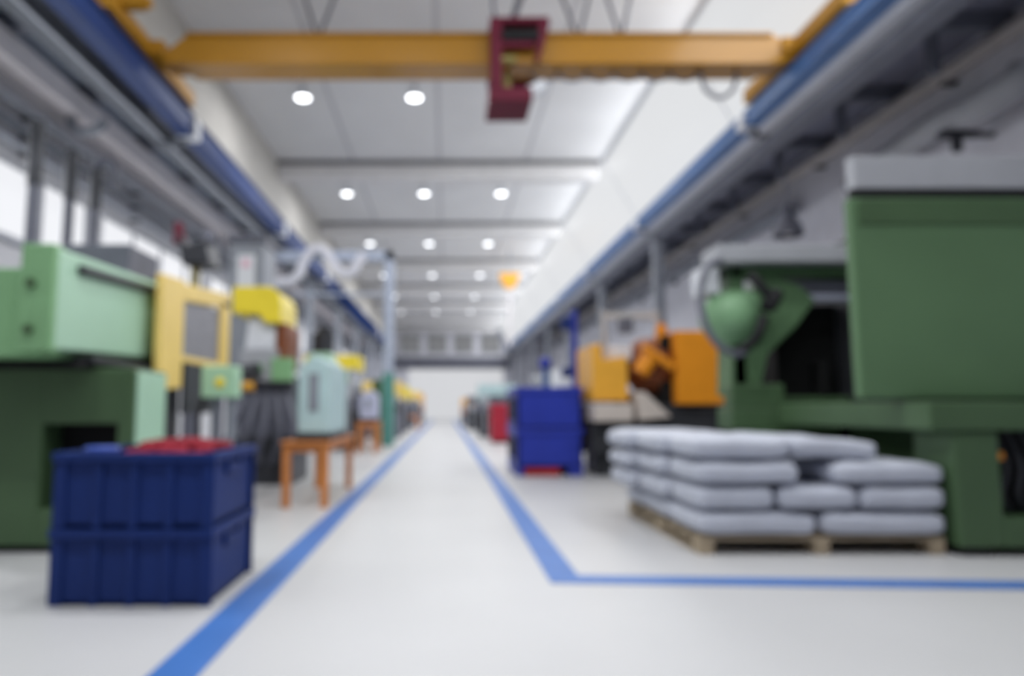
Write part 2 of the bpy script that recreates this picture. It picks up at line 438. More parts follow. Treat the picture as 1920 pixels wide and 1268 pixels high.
# ------------------------------------------------------------------ high-bay lamps
def make_lamp():
    t = thing('high_bay_lamp', (0, 0, 7.7), 'x', 'lamp', 'high-bay lamps under the ceiling')
    MB().lathe((0, 0, 7.7), [(.0, .2), (.08, .2), (.09, .12), (.15, .06), (.19, 0), (.175, 0), (.14, .05), (.0, .07)]).build('lamp_shade', M['white'], t)
    MB().lathe((0, 0, 7.71), [(0, 0), (.14, .0), (.14, .02), (0, .03)]).build('lens', M['lamp'], t)
    MB().cyl((0, 0, 7.89), (0, 0, 8.0), .015).build('suspension_rod', M['dark'], t)
    return t
proto = make_lamp(); first = True
rowname = ['nearest added', 'second', 'third', 'fourth', 'fifth', 'sixth', 'seventh', 'eighth', 'ninth']
rows = [1.2, 4.6, 14.5, 21.3, 28.0, 34.8, 41.6, 48.4]  # first two rows are unseen, added to light the foreground
for j, y in enumerate(rows):
    for i, x in enumerate((-3.1, -.67, 1.76)):
        o = proto if first else copy_tree(proto); first = False
        o.location = (x, y, 7.7)
        o['label'] = 'round high-bay ceiling lamp, %s of three in the %s row from the camera' % (('left', 'middle', 'right')[i], rowname[j])
        area_light('lamp_light', (x, y, 7.69), (0, 0, -1), .26, .26, LAMP_W * (1.7 if (i == 0 and j < 2) else 1.0), (.97, .98, 1), 'DISK')  # left lamps of the added rows strengthened to brighten the foreground floor

# ------------------------------------------------------------------ overhead crane
CYR = 9.55
zt, zb = wp(600, 66, CYR).z, wp(600, 116, CYR - .05).z
t = thing('overhead_crane', (.4, CYR, 5.97), 'yellow overhead travelling crane bridging the hall between the blue runway beams', 'crane')
xl, xr = max(-4.04, wp(322, 100, 9.55).x), 4.98
hgt = zt - zb
m = MB(); m.prism([(xl - .15, zb + .02), (xl + .25, zb), (xr - .1, zb), (xr - .04, zb + .06), (xr + .2, zb + .12), (xr + .2, zb + .2), (xr - .2, zt), (xl + .2, zt), (xl - .15, zt - .28)], CYR, CYR + .42, 'y', .015)
m.build('girder', M['crane'], t)
m = MB(); m.box(xl + .2, xr - .35, CYR - .05, CYR + .47, zb - .025, zb + .025); m.box(xl + .2, xr - .25, CYR - .05, CYR + .47, zt - .02, zt + .025)
m.build('flange', M['crane'], t)
for sx, x in ((-1, -4.36), (1, 5.16)):
    zz = 5.98 if sx < 0 else 6.03
    e = MB(); e.box(x - .13, x + .13, CYR - 1.25, CYR + 1.7, zz + .06, zz + .3)
    e.box(x - (.02 if sx < 0 else .3), x + (.3 if sx < 0 else .02), CYR - .05, CYR + .47, zz + .08, zz + .3)
    et = e.build('end_truck', M['truck'], t)
    for yy in (CYR - 1.0, CYR + 1.45): MB().cyl((x - .06, yy, zz + .13), (x + .06, yy, zz + .13), .125).build('wheel', M['dark'], et)
    if sx > 0: continue
    mt_ = MB(); mt_.cyl((x - sx*.1, CYR - .95, zz + .3), (x - sx*.42, CYR - .95, zz + .3), .1); mt_.cyl((x - sx*.42, CYR - .95, zz + .3), (x - sx*.5, CYR - .95, zz + .3), .07)
    mt_.build('drive_motor', M['truck'], et)
m = MB()
xs = [1.25 + .41 * k for k in range(8)]
for k in range(len(xs) - 1):
    a, b = xs[k], xs[k+1]
    if k == 6: a, b = 3.75, 4.28
    dz = .16 if k != 6 else .42
    m.tube([(a, CYR + .2, zb - .02), (a + (b-a)*.12, CYR + .2, zb - dz*.7), ((a+b)/2, CYR + .2, zb - dz), (b - (b-a)*.12, CYR + .2, zb - dz*.7), (b, CYR + .2, zb - .02)], .018 if k != 6 else .03)
m.build('festoon_cable', M['slate'], t)
# hoist trolley straddling the girder
hx0, hx1 = wp(915, 60, CYR - .2).x, wp(1030, 60, CYR - .2).x
t = thing('hoist_trolley', ((hx0+hx1)/2, CYR, zb - .5), 'crimson hoist trolley straddling the yellow crane girder', 'hoist')
zlow = wp(950, 188, CYR - .2).z
m = MB(); m.box(hx0 + .03, hx0 + .2, CYR - .2, CYR - .09, zlow + .2, zt + .1); m.prism([(hx1 - .2, zb - .06), (hx1 - .14, zb - .06), (hx1 + .02, zt + .1), (hx1 - .14, zt + .1)], CYR - .2, CYR - .09, 'y')
m.box(hx0 + .03, hx1 - .1, CYR + .5, CYR + .6, zb - .1, zt + .1); m.box(hx0 + .03, hx1, CYR - .2, CYR + .6, zt + .08, zt + .17)
m.box(hx0 + .1, hx1 - .2, CYR - .17, CYR - .09, zb + .16, zb + .3)
m.build('frame', M['hoist'], t)
MB().box(hx0, hx1 - .25, CYR - .2, CYR + .55, zlow, zlow + .2).build('winch_housing', M['hoist'], t)
m = MB(); m.cyl((hx0 + .2, CYR - .15, zt - .1), (hx1 - .15, CYR - .15, zt - .1), .09); m.build('rope_drum', M['black'], t)
MB().cyl((hx1 - .3, CYR - .1, zlow + .14), (hx1 - .06, CYR - .1, zlow + .26), .10).build('motor', M['white'], t)
MB().cyl((hx0 + .3, CYR + .2, zlow + .18), (hx0 + .3, CYR + .2, zb - .03), .06).build('rope_guide', M['olive'], t)
MB().cyl((hx0 + .15, CYR - .14, zb - .02), (hx0 + .4, CYR - .14, zb - .02), .06).build('wheel', M['olive'], t)
m = MB(); m.tube([(hx0 + .15, CYR, zt + .15), (hx0 + .1, CYR + .1, zt + .5), (hx0 + .1, CYR + .3, 7.9)], .025); m.build('power_cable', M['slate'], t)
# thin roof bracing in the nearest bay
for k, (x, x2) in enumerate([(1.4, 1.0), (1.75, 2.2), (2.5, 2.9), (-2.4, -2.1)]):
    y = 10.6
    tag(MB().cyl((x, y, 8.0), (x2, y + .3, 7.05), .03).cyl((x2, y + .3, 7.05), (x2 + .25, y + .5, 8.0), .03).build('roof_brace', M['slate']),
        'thin dark V-shaped roof brace above the crane, %s from the left' % ['second', 'third', 'fourth', 'first'][k], 'brace', 'roof braces above the crane')

# distant orange chain hoist
Yh = 30.0
a, b = wp(936, 512, Yh), wp(976, 540, Yh)
t = thing('chain_hoist', ((a.x+b.x)/2, Yh, wp(955, 655, Yh).z), 'small orange chain hoist hanging far down the hall', 'hoist')
MB().prism([(a.x, a.z), (b.x, a.z), (b.x - .1, a.z - .35), ((a.x+b.x)/2 + .15, b.z), ((a.x+b.x)/2 - .15, b.z), (a.x + .1, a.z - .35)], Yh, Yh + .4, 'y', .03).build('housing', M['orangelight'], t)
xm = (a.x + b.x) / 2
MB().cyl((xm, Yh + .2, a.z - .02), (xm, Yh + .2, 8.0), .03).build('suspension_rod', M['grey'], t)
MB().cyl((xm, Yh + .2, wp(955, 650, Yh).z), (xm, Yh + .2, b.z), .05).build('chain', M['duct'], t)
MB().tube([(xm, Yh + .2, wp(955, 650, Yh).z), (xm + .1, Yh + .2, wp(955, 652, Yh).z - .1), (xm, Yh + .2, wp(955, 652, Yh).z - .2), (xm - .08, Yh + .2, wp(955, 652, Yh).z - .12)], .03).build('hook', M['dark'], t)

# dark bell lamp over the right machine
p0, p1 = wp(1475, 385, 11.8), wp(1475, 443, 11.8)
t = thing('pendant_lamp', (p0.x, 11.8, p1.z), 'dark bell-shaped pendant lamp hanging above the right machines', 'lamp')
h = p0.z - p1.z
MB().lathe((p0.x, 11.8, p1.z), [(.25, 0), (.26, .02), (.22, h*.35), (.11, h*.62), (.08, h), (0, h), ]).build('lamp_shade', M['slate'], t)
MB().lathe((p0.x, 11.8, p1.z + .06), [(0, -.05), (.06, -.04), (.08, .02), (.05, .1), (0, .12)]).build('bulb', M['white'], t)
MB().cyl((p0.x, 11.8, p0.z), (p0.x, 11.8, 6.9), .018).build('cord', M['slate'], t)

# ------------------------------------------------------------------ stacked navy crates with red parts
def crate(x0, x1, y0, y1, z0, z1, label):
    t = thing('plastic_crate', ((x0+x1)/2, (y0+y1)/2, z0), label, 'crate', 'navy crates in the left foreground')
    wl = .022; i = .03
    m = MB(); m.box(x0+i, x1-i, y0+i, y0+i+wl, z0, z1, .004); m.box(x0+i, x1-i, y1-i-wl, y1-i, z0, z1, .004)
    m.box(x0+i, x0+i+wl, y0+i, y1-i, z0, z1, .004); m.box(x1-i-wl, x1-i, y0+i, y1-i, z0, z1, .004); m.box(x0+i, x1-i, y0+i, y1-i, z0, z0+.025, .004)
    m.build('body', M['crate'], t)
    for k in range(5):
        x = x0 + .05 + (x1-x0-.10) * k / 4
        B(x-.022, x+.022, y0+.016, y0+i+.004, z0, z1-.03, .003).build('rib', M['crate'], t); B(x-.022, x+.022, y1-i-.004, y1-.006, z0, z1-.03, .003).build('rib', M['crate'], t)
    for y in (y0 + .03, y1 - .03):
        B(x1-i-.004, x1-.006, y-.012, y+.012, z0, z1-.03, .003).build('rib', M['crate'], t); B(x0+.006, x0+i+.004, y-.012, y+.012, z0, z1-.03, .003).build('rib', M['crate'], t)
    m = MB()
    m.box(x0, x1, y0, y0+.05, z1-.045, z1, .006); m.box(x0, x1, y1-.05, y1, z1-.045, z1, .006)
    m.box(x0, x0+.05, y0+.045, y1-.045, z1-.045, z1, .006); m.box(x1-.05, x1, y0+.045, y1-.045, z1-.045, z1, .006)
    m.build('rim', M['crate'], t)
    m = MB(); yc = (y0+y1)/2
    m.box(x1-.035, x1-.012, yc-.11, yc+.11, z1-.13, z1-.085, .006); m.box(x1-.035, x1-.012, yc-.13, yc-.105, z1-.13, z1-.045, .006); m.box(x1-.035, x1-.012, yc+.105, yc+.13, z1-.13, z1-.045, .006)
    m.build('handle', M['crate'], t)
    return t
cx0, cx1, cy0, cy1 = -2.02, -1.18, 3.60, 4.40
crate(cx0, cx1, cy0, cy1, 0.0, .383, 'navy blue plastic crate on the floor, lower of the stack in the left foreground')
crate(cx0, cx1, cy0, cy1, .385, .77, 'navy blue plastic crate with red parts in it, upper of the left foreground stack')
rng = random.Random(3)
m = MB()
m.box(cx0+.06, cx1-.06, cy0+.06, cy1-.06, .60, .70, .02)
for k in range(150):
    x = rng.uniform(cx0+.30, cx1-.12); y = rng.uniform(cy0+.12, cy1-.12)
    hx = 1 - ((x - (cx0+.52))/.36)**2; hy = 1 - ((y-(cy0+cy1)/2)/.4)**2
    z = .70 + .10 * max(0, hx) * max(0, hy) + rng.uniform(-.01, .015)
    a = rng.uniform(0, 6.28); r = rng.uniform(.025, .05)
    m.lathe((x, y, z), [(0, -.5*r), (r*.8, -.5*r), (r, 0), (r*.75, .6*r), (0, .62*r)], 8)
o = m.build('red_plastic_parts', M['redpart']); tag(o, 'heap of red moulded plastic parts in the upper navy crate', 'plastic parts', kind='stuff')
m = MB(); m.lathe((cx0+.16, cy0+.2, .702), [(0, 0), (.07, 0), (.09, .07), (.085, .09), (0, .09)], 16)
tag(m.build('plastic_cup', M['bluepart']), 'small blue plastic cup beside the red parts in the upper crate', 'plastic part')

# ------------------------------------------------------------------ pallet with white sacks
px0, px1, py0, py1 = 1.74, 3.42, 4.86, 6.72
t = thing('wooden_pallet', ((px0+px1)/2, (py0+py1)/2, 0), 'low wooden pallet on the floor under the white sacks', 'pallet')
for k in range(8):
    y = py0 + (py1-py0-.12) * k / 7
    B(px0, px1, y, y+.12, .098, .12, .004).build('deck_board', M['wood'], t)
for x in (px0, (px0+px1)/2 - .05, px1 - .1):
    B(x, x+.1, py0, py1, .076, .098, .004).build('stringer', M['wood'], t)
    B(x, x+.1, py0, py1, 0, .02, .004).build('skid', M['wood'], t)
    for y in (py0, (py0+py1)/2 - .07, py1-.14): B(x, x+.1, y, y+.14, .02, .076, .004).build('block', M['wood'], t)

def sack_mesh(wx, wy, h, seed):
    rg = random.Random(seed); bm = bmesh.new()
    nu, nv = 32, 16
    grid = []
    ph = [rg.uniform(0, 6.28) for _ in range(6)]
    def sgnpow(c, e): return math.copysign(abs(c)**e, c)
    for j in range(nv + 1):
        b = -math.pi/2 + math.pi*j/nv; row = []
        for i in range(nu):
            a = 2*math.pi*i/nu
            cx_, sx_ = sgnpow(math.cos(a), .22), sgnpow(math.sin(a), .22)
            cb, sb = max(0, math.cos(b))**.24, sgnpow(math.sin(b), .46)
            x, y, z = cx_*cb, sx_*cb, sb
            edge = max(abs(x), abs(y))
            z *= (1 - .16*edge**4)
            zz = z * h*.47 + (0.007*math.sin(5*x+ph[0]) * math.sin(4*y+ph[1]) + .004*math.sin(11*x+ph[2]+3*y)) * (1 if z > 0 else .4)
            pinch = 1 - .02*math.cos(3*y + ph[3])
            row.append(bm.verts.new((x*wx/2*pinch + .006*math.sin(9*y+ph[4]), y*wy/2 + .006*math.sin(8*x+ph[5]), zz + h*.48)))
        grid.append(row)
    for j in range(nv):
        for i in range(nu):
            try: f = bm.faces.new((grid[j][i], grid[j][(i+1) % nu], grid[j+1][(i+1) % nu], grid[j+1][i])); f.smooth = True
            except ValueError: pass
    bmesh.ops.remove_doubles(bm, verts=bm.verts, dist=1e-5)
    bmesh.ops.recalc_face_normals(bm, faces=bm.faces)
    me = bpy.data.meshes.new('sack'); bm.to_mesh(me); bm.free(); me.materials.append(M['sack'])
    return me
def sack(x0, x1, y0, y1, z0, h, label, seed, rot=(0, 0, 0)):
    o = bpy.data.objects.new('sack', sack_mesh(x1-x0, y1-y0, h, seed)); COL.objects.link(o)
    o.location = ((x0+x1)/2, (y0+y1)/2, z0); o.rotation_euler = rot
    return tag(o, label, 'sack', 'white sacks on the pallet')
rw = [(4.82, 5.45), (5.46, 6.09), (6.10, 6.73)]
rn = ['front', 'middle', 'back']
H = .172; zb_ = .125; sd = 0
for j, (a, b) in enumerate(rw):
    a += .006; b -= .006
    for nm, x0, x1 in (('left', 1.72, 2.55), ('right', 2.58, 3.44)):
        sd += 1; sack(x0, x1, a, b, zb_, H, 'white plastic sack, %s half of the bottom layer, %s row of the pallet' % (nm, rn[j]), sd)
    ov = (0, .07, .17)[j]
    for nm, x0, x1 in (('left', 1.73 - ov, 2.27), ('middle', 2.29, 2.84), ('right', 2.86, 3.44)):
        sd += 1; sack(x0, x1, a, b, zb_ + H, H, 'white plastic sack, %s one of three in the second layer, %s row of the pallet' % (nm, rn[j]), sd)
    for nm, x0, x1 in (('left', 1.72 - ov, 2.46), ('right', 2.68, 3.44)):
        sd += 1; sack(x0, x1, a, b, zb_ + 2*H, H*(.99 if nm == 'left' else .95), 'white plastic sack, %s half of the third layer, %s row of the pallet' % (nm, rn[j]), sd)
    sd += 1; sack(1.71 - ov, 2.40, a, b, zb_ + 3*H, H, 'white plastic sack on the top left of the pallet stack, %s row' % rn[j], sd)
sd += 1; sack(2.42, 3.04, 4.9, 5.5, zb_ + 3*H - .0, H*.9, 'white plastic sack sagging across the middle of the stack top, at the front', sd, (0, R(4), 0))
sd += 1; sack(2.41, 3.06, 5.55, 6.15, zb_ + 3*H + .0, H*.9, 'white plastic sack lying across the middle of the stack top, behind the sagging one', sd, (0, R(3), 0))

# ------------------------------------------------------------------ big dark green machine, right foreground
t = thing('injection_moulding_machine', (3.6, 6.0, 0), 'large dark green injection moulding machine with big sheet cover, right foreground', 'machine', 'injection moulding machines')
p = wp(1612, 370, 5.0); q = wp(1620, 748, 5.0)
bx0 = q.x - .02
cz0, cz1 = q.z, p.z
m = MB(); m.box(bx0, 5.2, 5.0, 5.09, cz0, cz1, .02)
m.build('sheet_cover', M['boxgreen'], t)
B(bx0 + .06, 5.2, 4.985, 5.0, cz1 - .20, cz1 - .015, .004).build('top_recess', M['deepgreen'], t)
B(bx0 + .03, 5.15, 5.02, 5.07, cz1, cz1 + .07, .005).build('roof_gap', M['black'], t)
g0 = wp(1620, 292, 5.0).z
B(bx0 + .04, 5.2, 5.0, 5.1, cz1 + .07, g0, .01).build('top_cabinet', M['grey'], t, 'light grey flat cabinet on top')
B(4.3, 5.15, 5.09, 8.1, 1.05, g0 - .05, .02).build('clamp_body', M['dark'], t)
# pedestal
m = MB(); m.box(3.47, 3.78, 4.78, 5.2, .06, cz0 - .22, .02); m.box(2.95, 5.2, 6.95, 7.4, .06, .78, .02); m.box(4.0, 5.2, 5.2, 7.0, .06, cz0 - .22, .01)
m.box(3.77, 5.2, 4.78, 5.21, .06, .26, .02)
m.build('pedestal', M['deepgreen'], t)
B(3.3, 5.2, 4.75, 6.9, cz0 - .22, cz0 - .02, .015).build('bed_ledge', M['deepgreen'], t)
m = MB(); m.box(3.785, 5.1, 4.95, 5.19, .265, cz0 - .225, .01); m.build('side_recess_shade', M['void'], t)
for k in range(4): MB().tube([(3.84 + .1*k, 4.92, .84), (3.88 + .1*k, 4.86, .6), (3.86 + .12*k, 4.9, .4), (3.96 + .1*k, 4.95, .28)], .018).build('hydraulic_hose', M['dark'], t)
B(3.80, 3.86, 4.84, 4.95, .64, .70).build('valve', M['orange'], t)
for x, y in ((3.5, 4.82), (4.1, 6.6), (4.6, 4.9), (3.05, 7.05), (4.9, 7.05)): B(x, x + .22, y, y + .3, 0, .062, .01).build('foot', M['black'], t)
# rear part behind the sacks: bed, tie bars, injection end
m = MB(); m.box(2.88, 5.2, 7.0, 7.4, .78, 1.0, .02); m.box(2.88, 3.42, 7.0, 7.22, .99, 1.24, .02); m.box(3.3, 5.2, 7.4, 8.2, .78, 1.12, .02)
m.build('bed', M['deepgreen'], t)
a = wp(1575, 795, 6.94); b = wp(1708, 850, 6.94)
B(a.x, b.x, 6.90, 6.951, b.z - .2, a.z, .004).build('vent_shade', M['void'], t)  # black plate, the shade of a vent put into its colour
z1, z2 = wp(1500, 492, 7.0).z, wp(1500, 512, 7.0).z
m = MB(); m.box(wp(1366, 500, 7.2).x, 5.2, 7.2, 7.5, z2, z1, .01); m.box(wp(1366, 500, 7.2).x, wp(1395, 500, 7.2).x, 7.2, 7.5, 1.2, z1, .02)
m.build('upper_frame', M['boxgreen'], t)
z3 = wp(1500, 458, 7.0).z
B(wp(1345, 470, 7.0).x, 5.2, 7.0, 7.45, z1 + .005, z3, .015).build('top_tray', M['grey'], t, 'light grey tray along the top')
m = MB(); zz = wp(1500, 528, 7.0).z; m.cyl((wp(1455, 528, 7.3).x, 7.3, zz), (5.1, 7.3, zz), .075); m.build('tie_bar', M['slate'], t)
m = MB(); zz = wp(1500, 551, 7.0).z; m.cyl((wp(1490, 551, 7.25).x, 7.25, zz), (5.1, 7.25, zz), .035); m.build('tie_bar', M['lilac'], t)
m = MB(); m.box(wp(1460, 600, 7.5).x, 5.1, 7.6, 8.1, 1.1, zz - .02, .01); m.box(wp(1540, 600, 7.5).x, 4.0, 7.4, 7.7, 1.12, 1.5, .01); m.build('mould_space_shade', M['void'], t)
g = [wp(x, y, 7.2) for x, y in ((1440, 512), (1500, 535), (1530, 562), (1495, 612), (1440, 665), (1425, 742), (1372, 742), (1372, 600))]
MB().prism([(v.x, v.z) for v in g], 7.2, 7.6, 'y', .02).build('toggle_casting', M['boxgreen'], t)
c = wp(1388, 590, 7.0); r_ = .30
prof = [(0, -.02)] + [(r_*math.sin(a_), .30 - .32*math.cos(a_)) for a_ in [math.pi/2*k/8 for k in range(1, 9)]] + [(r_*.98, .5), (0, .5)]
MB().lathe((c.x - .28, 7.28, c.z), prof, 28, 'x').build('injection_cylinder', M['domegreen'], t)
m = MB()
m.tube([wp(1405, 515, 6.9), wp(1425, 535, 6.85), wp(1445, 560, 6.85), wp(1450, 580, 6.85)], .05)
m.tube([wp(1432, 595, 6.85), wp(1425, 620, 6.82), wp(1412, 640, 6.85), wp(1385, 660, 6.9)], .05)
m.cyl(wp(1440, 575, 6.83), wp(1455, 552, 6.95), .075)
m.build('hydraulic_hose', M['black'], t)
MB().tube([wp(1352, 488, 7.0), wp(1328, 500, 6.98), wp(1314, 540, 6.95), wp(1318, 590, 6.9), wp(1340, 640, 6.85), wp(1380, 665, 6.85), wp(1400, 658, 6.9)], .035).build('cable_loop', M['slate'], t)
B(wp(1318, 530, 7.15).x, wp(1350, 530, 7.15).x, 7.15, 7.5, wp(1330, 550, 7.15).z, wp(1330, 500, 7.15).z).build('terminal_box', M['white'], t)

# ------------------------------------------------------------------ orange machine behind it
YO = 10.1
t = thing('injection_moulding_machine', (3.2, YO + .6, 0), 'orange moulding machine with open rounded casting, behind the blue bins on the right', 'machine', 'injection moulding machines')
a = wp(1266, 620, YO); b = wp(1368, 758, YO)
m = MB(); m.prism([(a.x, b.z), (b.x, b.z), (b.x, a.z - .38), (b.x - .3, a.z), (a.x, a.z)], YO, YO + 1.2, 'y', .02); m.build('clamp_cover', M['orange'], t)
c = wp(1110, 645, YO); d = wp(1178, 752, YO)
zn = wp(1150, 672, YO).z
m = MB(); m.prism([(c.x, d.z), (d.x, d.z), (d.x, zn + .03), (c.x + .15, zn - .02), (c.x + .13, c.z), (c.x, c.z)], YO, YO + 1.2, 'y', .015); m.build('injection_cover', M['orangelight'], t)
m = MB(); cc = wp(1228, 685, YO + .15); m.lathe((cc.x + .05, YO + .6, cc.z), [(0, -.35), (.25, -.33), (.42, -.2), (.46, 0), (.46, .2), (0, .2)], 24, 'x'); m.build('platen_casting', M['rust'], t)
m = MB(); m.box(wp(1245, 620, YO).x, a.x, YO + .2, YO + 1.1, b.z, a.z - .05, .02); m.build('mould_space_shade', M['void'], t)
m = MB(); m.cyl(wp(1205, 650, YO), wp(1262, 690, YO), .06); m.cyl(wp(1200, 700, YO + .1), wp(1225, 660, YO + .1), .13); m.build('toggle_arm', M['orange'], t)
e = wp(1240, 612, YO + .3); m = MB(); m.cyl((e.x, YO + .3, e.z - .25), (e.x, YO + .3, e.z - .02), .09); m.cyl((e.x, YO + .3, e.z - .02), (e.x, YO + .3, e.z + .04), .06); m.build('motor', M['orange'], t)
zt1 = wp(1150, 757, YO).z; zt2 = wp(1150, 790, YO).z
m = MB(); m.box(max(2.13, wp(1096, 770, YO).x), wp(1182, 770, YO).x, YO - .15, YO + 1.2, zt2, zt1, .015); m.build('drip_tray', M['beige'], t)
f1, f2, f3, f4 = wp(1188, 735, YO), wp(1205, 735, YO), wp(1255, 782, YO), wp(1195, 788, YO)
MB().prism([(f1.x, f1.z), (f2.x, f2.z), (f3.x, f3.z), (f4.x, f4.z)], YO - .1, YO + .8, 'y').build('chute', M['beige'], t)
m = MB(); m.box(2.14, b.x + .8, YO + .1, YO + 1.2, .35, zt2, .02); m.box(wp(1125, 800, YO).x, b.x + .6, YO + .3, YO + 1.1, .0, .36, .02); m.box(wp(1182, 770, YO).x, b.x + .6, YO + .15, YO + 1.15, zt2, b.z - .003, .02)
m.build('base', M['dark'], t)
m = MB()
for x in (wp(1132, 600, YO + .5).x, wp(1232, 600, YO + .5).x): m.beam((x, YO + .5, zn - .1), (x, YO + .5, wp(1132, 583, YO + .5).z), .06, .06)
zr = wp(1132, 592, YO + .5).z; m.beam((wp(1132, 600, YO + .5).x, YO + .5, zr), (wp(1232, 600, YO + .5).x, YO + .5, zr), .06, .1)
m.build('robot_gantry', M['pipe'], t)
m = MB(); m.box(wp(1160, 610, YO + .5).x, wp(1185, 610, YO + .5).x, YO + .4, YO + .6, wp(1170, 625, YO + .5).z, wp(1170, 597, YO + .5).z); m.build('robot_head', M['slate'], t)
m = MB(); m.box(wp(1140, 660, YO + .5).x, wp(1182, 660, YO + .5).x, YO + .4, YO + .8, zn, wp(1170, 650, YO + .5).z); m.build('barrel_guard', M['white'], t)

# ------------------------------------------------------------------ royal blue bins, post, red cabinet
def bin_(z0, z1, label, feet):
    x0, x1, y0, y1 = 1.06, 2.03, 10.35, 11.9
    t = thing('bulk_bin', ((x0+x1)/2, (y0+y1)/2, z0), label, 'bin', 'royal blue bulk bins')
    zb0 = z0 + (.13 if feet else 0)
    m = MB(); m.box(x0, x1, y0, y0+.05, zb0, z1); m.box(x0, x1, y1-.05, y1, zb0, z1); m.box(x0, x0+.05, y0, y1, zb0, z1); m.box(x1-.05, x1, y0, y1, zb0, z1); m.box(x0, x1, y0, y1, zb0, zb0+.04)
    m.build('body', M['bin'], t)
    m = MB(); m.box(x0-.02, x1+.02, y0-.02, y0+.06, z1-.09, z1); m.box(x0-.02, x1+.02, y1-.06, y1+.02, z1-.09, z1); m.box(x0-.02, x0+.06, y0+.055, y1-.055, z1-.09, z1); m.box(x1-.06, x1+.02, y0+.055, y1-.055, z1-.09, z1)
    m.build('rim', M['bin'], t)
    m = MB(); m.box(x0-.012, x0+.004, y0+.25, y1-.25, zb0+.1, z1-.15, .004); m.build('side_recess_shade', M['void'], t)  # black plate on the side, recess shade put into its colour
    if feet:
        for x, w_ in ((x0, .1), (x1-.22, .22)):
            m = MB(); m.box(x, x+w_, y0, y1, z0, zb0, .01); m.build('foot_runner', M['bin'], t)
        m = MB(); m.box(x0+.12, x1-.34, y0+.02, y1-.02, z0, zb0, .01); m.build('foot_runner', M['redfoot'], t, 'red middle runner')
bin_(0, .70, 'royal blue bulk bin on red and blue runners, lower of the two beside the walkway', True)
bin_(.702, 1.31, 'royal blue bulk bin stacked on top of another beside the walkway', False)
Yp = 12.3
t = thing('blue_post', (wp(1079, 700, Yp).x, Yp, 0), 'tall slim blue post with two dark blue boxes, behind the blue bins', 'post')
x = wp(1079, 700, Yp).x
B(x - .055, x + .055, Yp, Yp + .11, 0, wp(1079, 582, Yp).z).build('pole', M['bin'], t)
for (px_, py_, w_, h_) in ((1062, 606, .16, .26), (1062, 698, .15, .18)):
    v = wp(px_, py_, Yp); B(v.x - w_/2, x - .05, Yp - .02, Yp + .14, v.z - h_/2, v.z + h_/2, .04).build('junction_box', M['crate'], t)
B(x - .2, x + .2, Yp - .15, Yp + .25, 0, .03).build('base_plate', M['bin'], t)
v = wp(1027, 680, Yp)
t = thing('blue_bollard', (v.x, Yp + .3, 0), 'short blue post topped by a rounded blue head, behind the bins', 'post')
MB().cyl((v.x, Yp + .3, 0), (v.x, Yp + .3, v.z), .05).build('pole', M['railpale'], t)
MB().lathe((v.x, Yp + .3, v.z), [(0, -.1), (.1, -.08), (.12, .02), (.07, .1), (0, .12)]).build('head', M['bin'], t)
Yr = 20.0
a = wp(921, 757, Yr); b = wp(946, 820, Yr)
t = thing('red_cabinet', ((a.x+b.x)/2, Yr + .3, 0), 'narrow red cabinet beside the walkway beyond the blue bins', 'cabinet')
B(a.x, b.x + .15, Yr, Yr + .8, .05, a.z).build('body', M['redcab'], t); B(a.x + .02, b.x + .1, Yr + .02, Yr + .78, 0, .05).build('plinth', M['black'], t)
B(a.x + .03, b.x + .12, Yr - .015, Yr + .001, .1, a.z - .05).build('door', M['redcab'], t)

# ------------------------------------------------------------------ pale green machine, left foreground
t = thing('injection_moulding_machine', (-3.2, 5.6, 0), 'pale green injection moulding machine behind the navy crates, left foreground', 'machine', 'injection moulding machines')
YF = 4.9
bx = wp(243, 900, YF).x
m = MB()
a = wp(80, 795, YF); b = wp(212, 955, YF)
m.box(-4.6, a.x, YF, 5.46, .05, 1.28, .015); m.box(b.x, bx, YF, 5.46, .05, 1.28, .015); m.box(a.x - .01, b.x + .01, YF, 5.46, a.z, 1.28, .015); m.box(a.x - .01, b.x + .01, YF, 5.46, .05, b.z, .015)
m.build('base', M['deepgreen'], t)
B(a.x - .02, b.x + .02, YF + .25, YF + .3, b.z - .02, a.z + .02, 0).build('base_recess_shade', M['void'], t)
B(-4.5, bx - .05, YF + .05, 5.42, 0, .052).build('plinth', M['black'], t)
B(-4.5, bx - .25, 5.47, 6.4, 0, 1.25, .01).build('rear_base', M['dark'], t)
B(bx, bx + .012, YF + .04, 5.44, .1, 1.26, .004).build('lit_end_panel', M['palegreen'], t)  # paler sheet carries the side light falling on the base end
# upper clamp housing: side light put into the colours, pale end face, mid green front
XH = -2.52
f = wp(78, 465, 4.45)
zt_n = f.z
zb_n = wp(120, 658, 4.6).z
m = MB(); m.prism([(4.45, zb_n), (4.45, zt_n), (6.3, zt_n + .06), (6.3, zb_n + .06)], XH - .12, XH, 'x', .015); m.build('lit_end_cover', M['palegreen'], t, 'smooth end panel, side light put into its pale green')
m = MB(); m.box(XH - .22, XH - .005, 4.40, 4.53, zb_n - .02, zt_n + .02, .012); m.box(-4.6, XH - .1, 4.46, 6.3, zb_n - .05, wp(30, 502, 4.46).z, .015)
m.build('housing', M['midgreen'], t)
for z in (1.5, 1.8): MB().cyl((XH - .14, 4.40, z), (XH - .14, 4.37, z), .03).build('bolt', M['deepgreen'], t)
a = wp(132, 505, 4.66); 
m = MB(); m.beam((XH + .02, 4.68, wp(132, 505, 4.68).z), (XH + .02, 6.35, wp(300, 556, 6.35).z), .05, .06); m.build('grab_rail', M['dark'], t)
m = MB(); m.box(-4.5, XH + .02, 4.7, 6.5, 1.27, zb_n - .06, .01); m.build('bed_gap_shade', M['void'], t)  # solid black body paints the shade under the housing
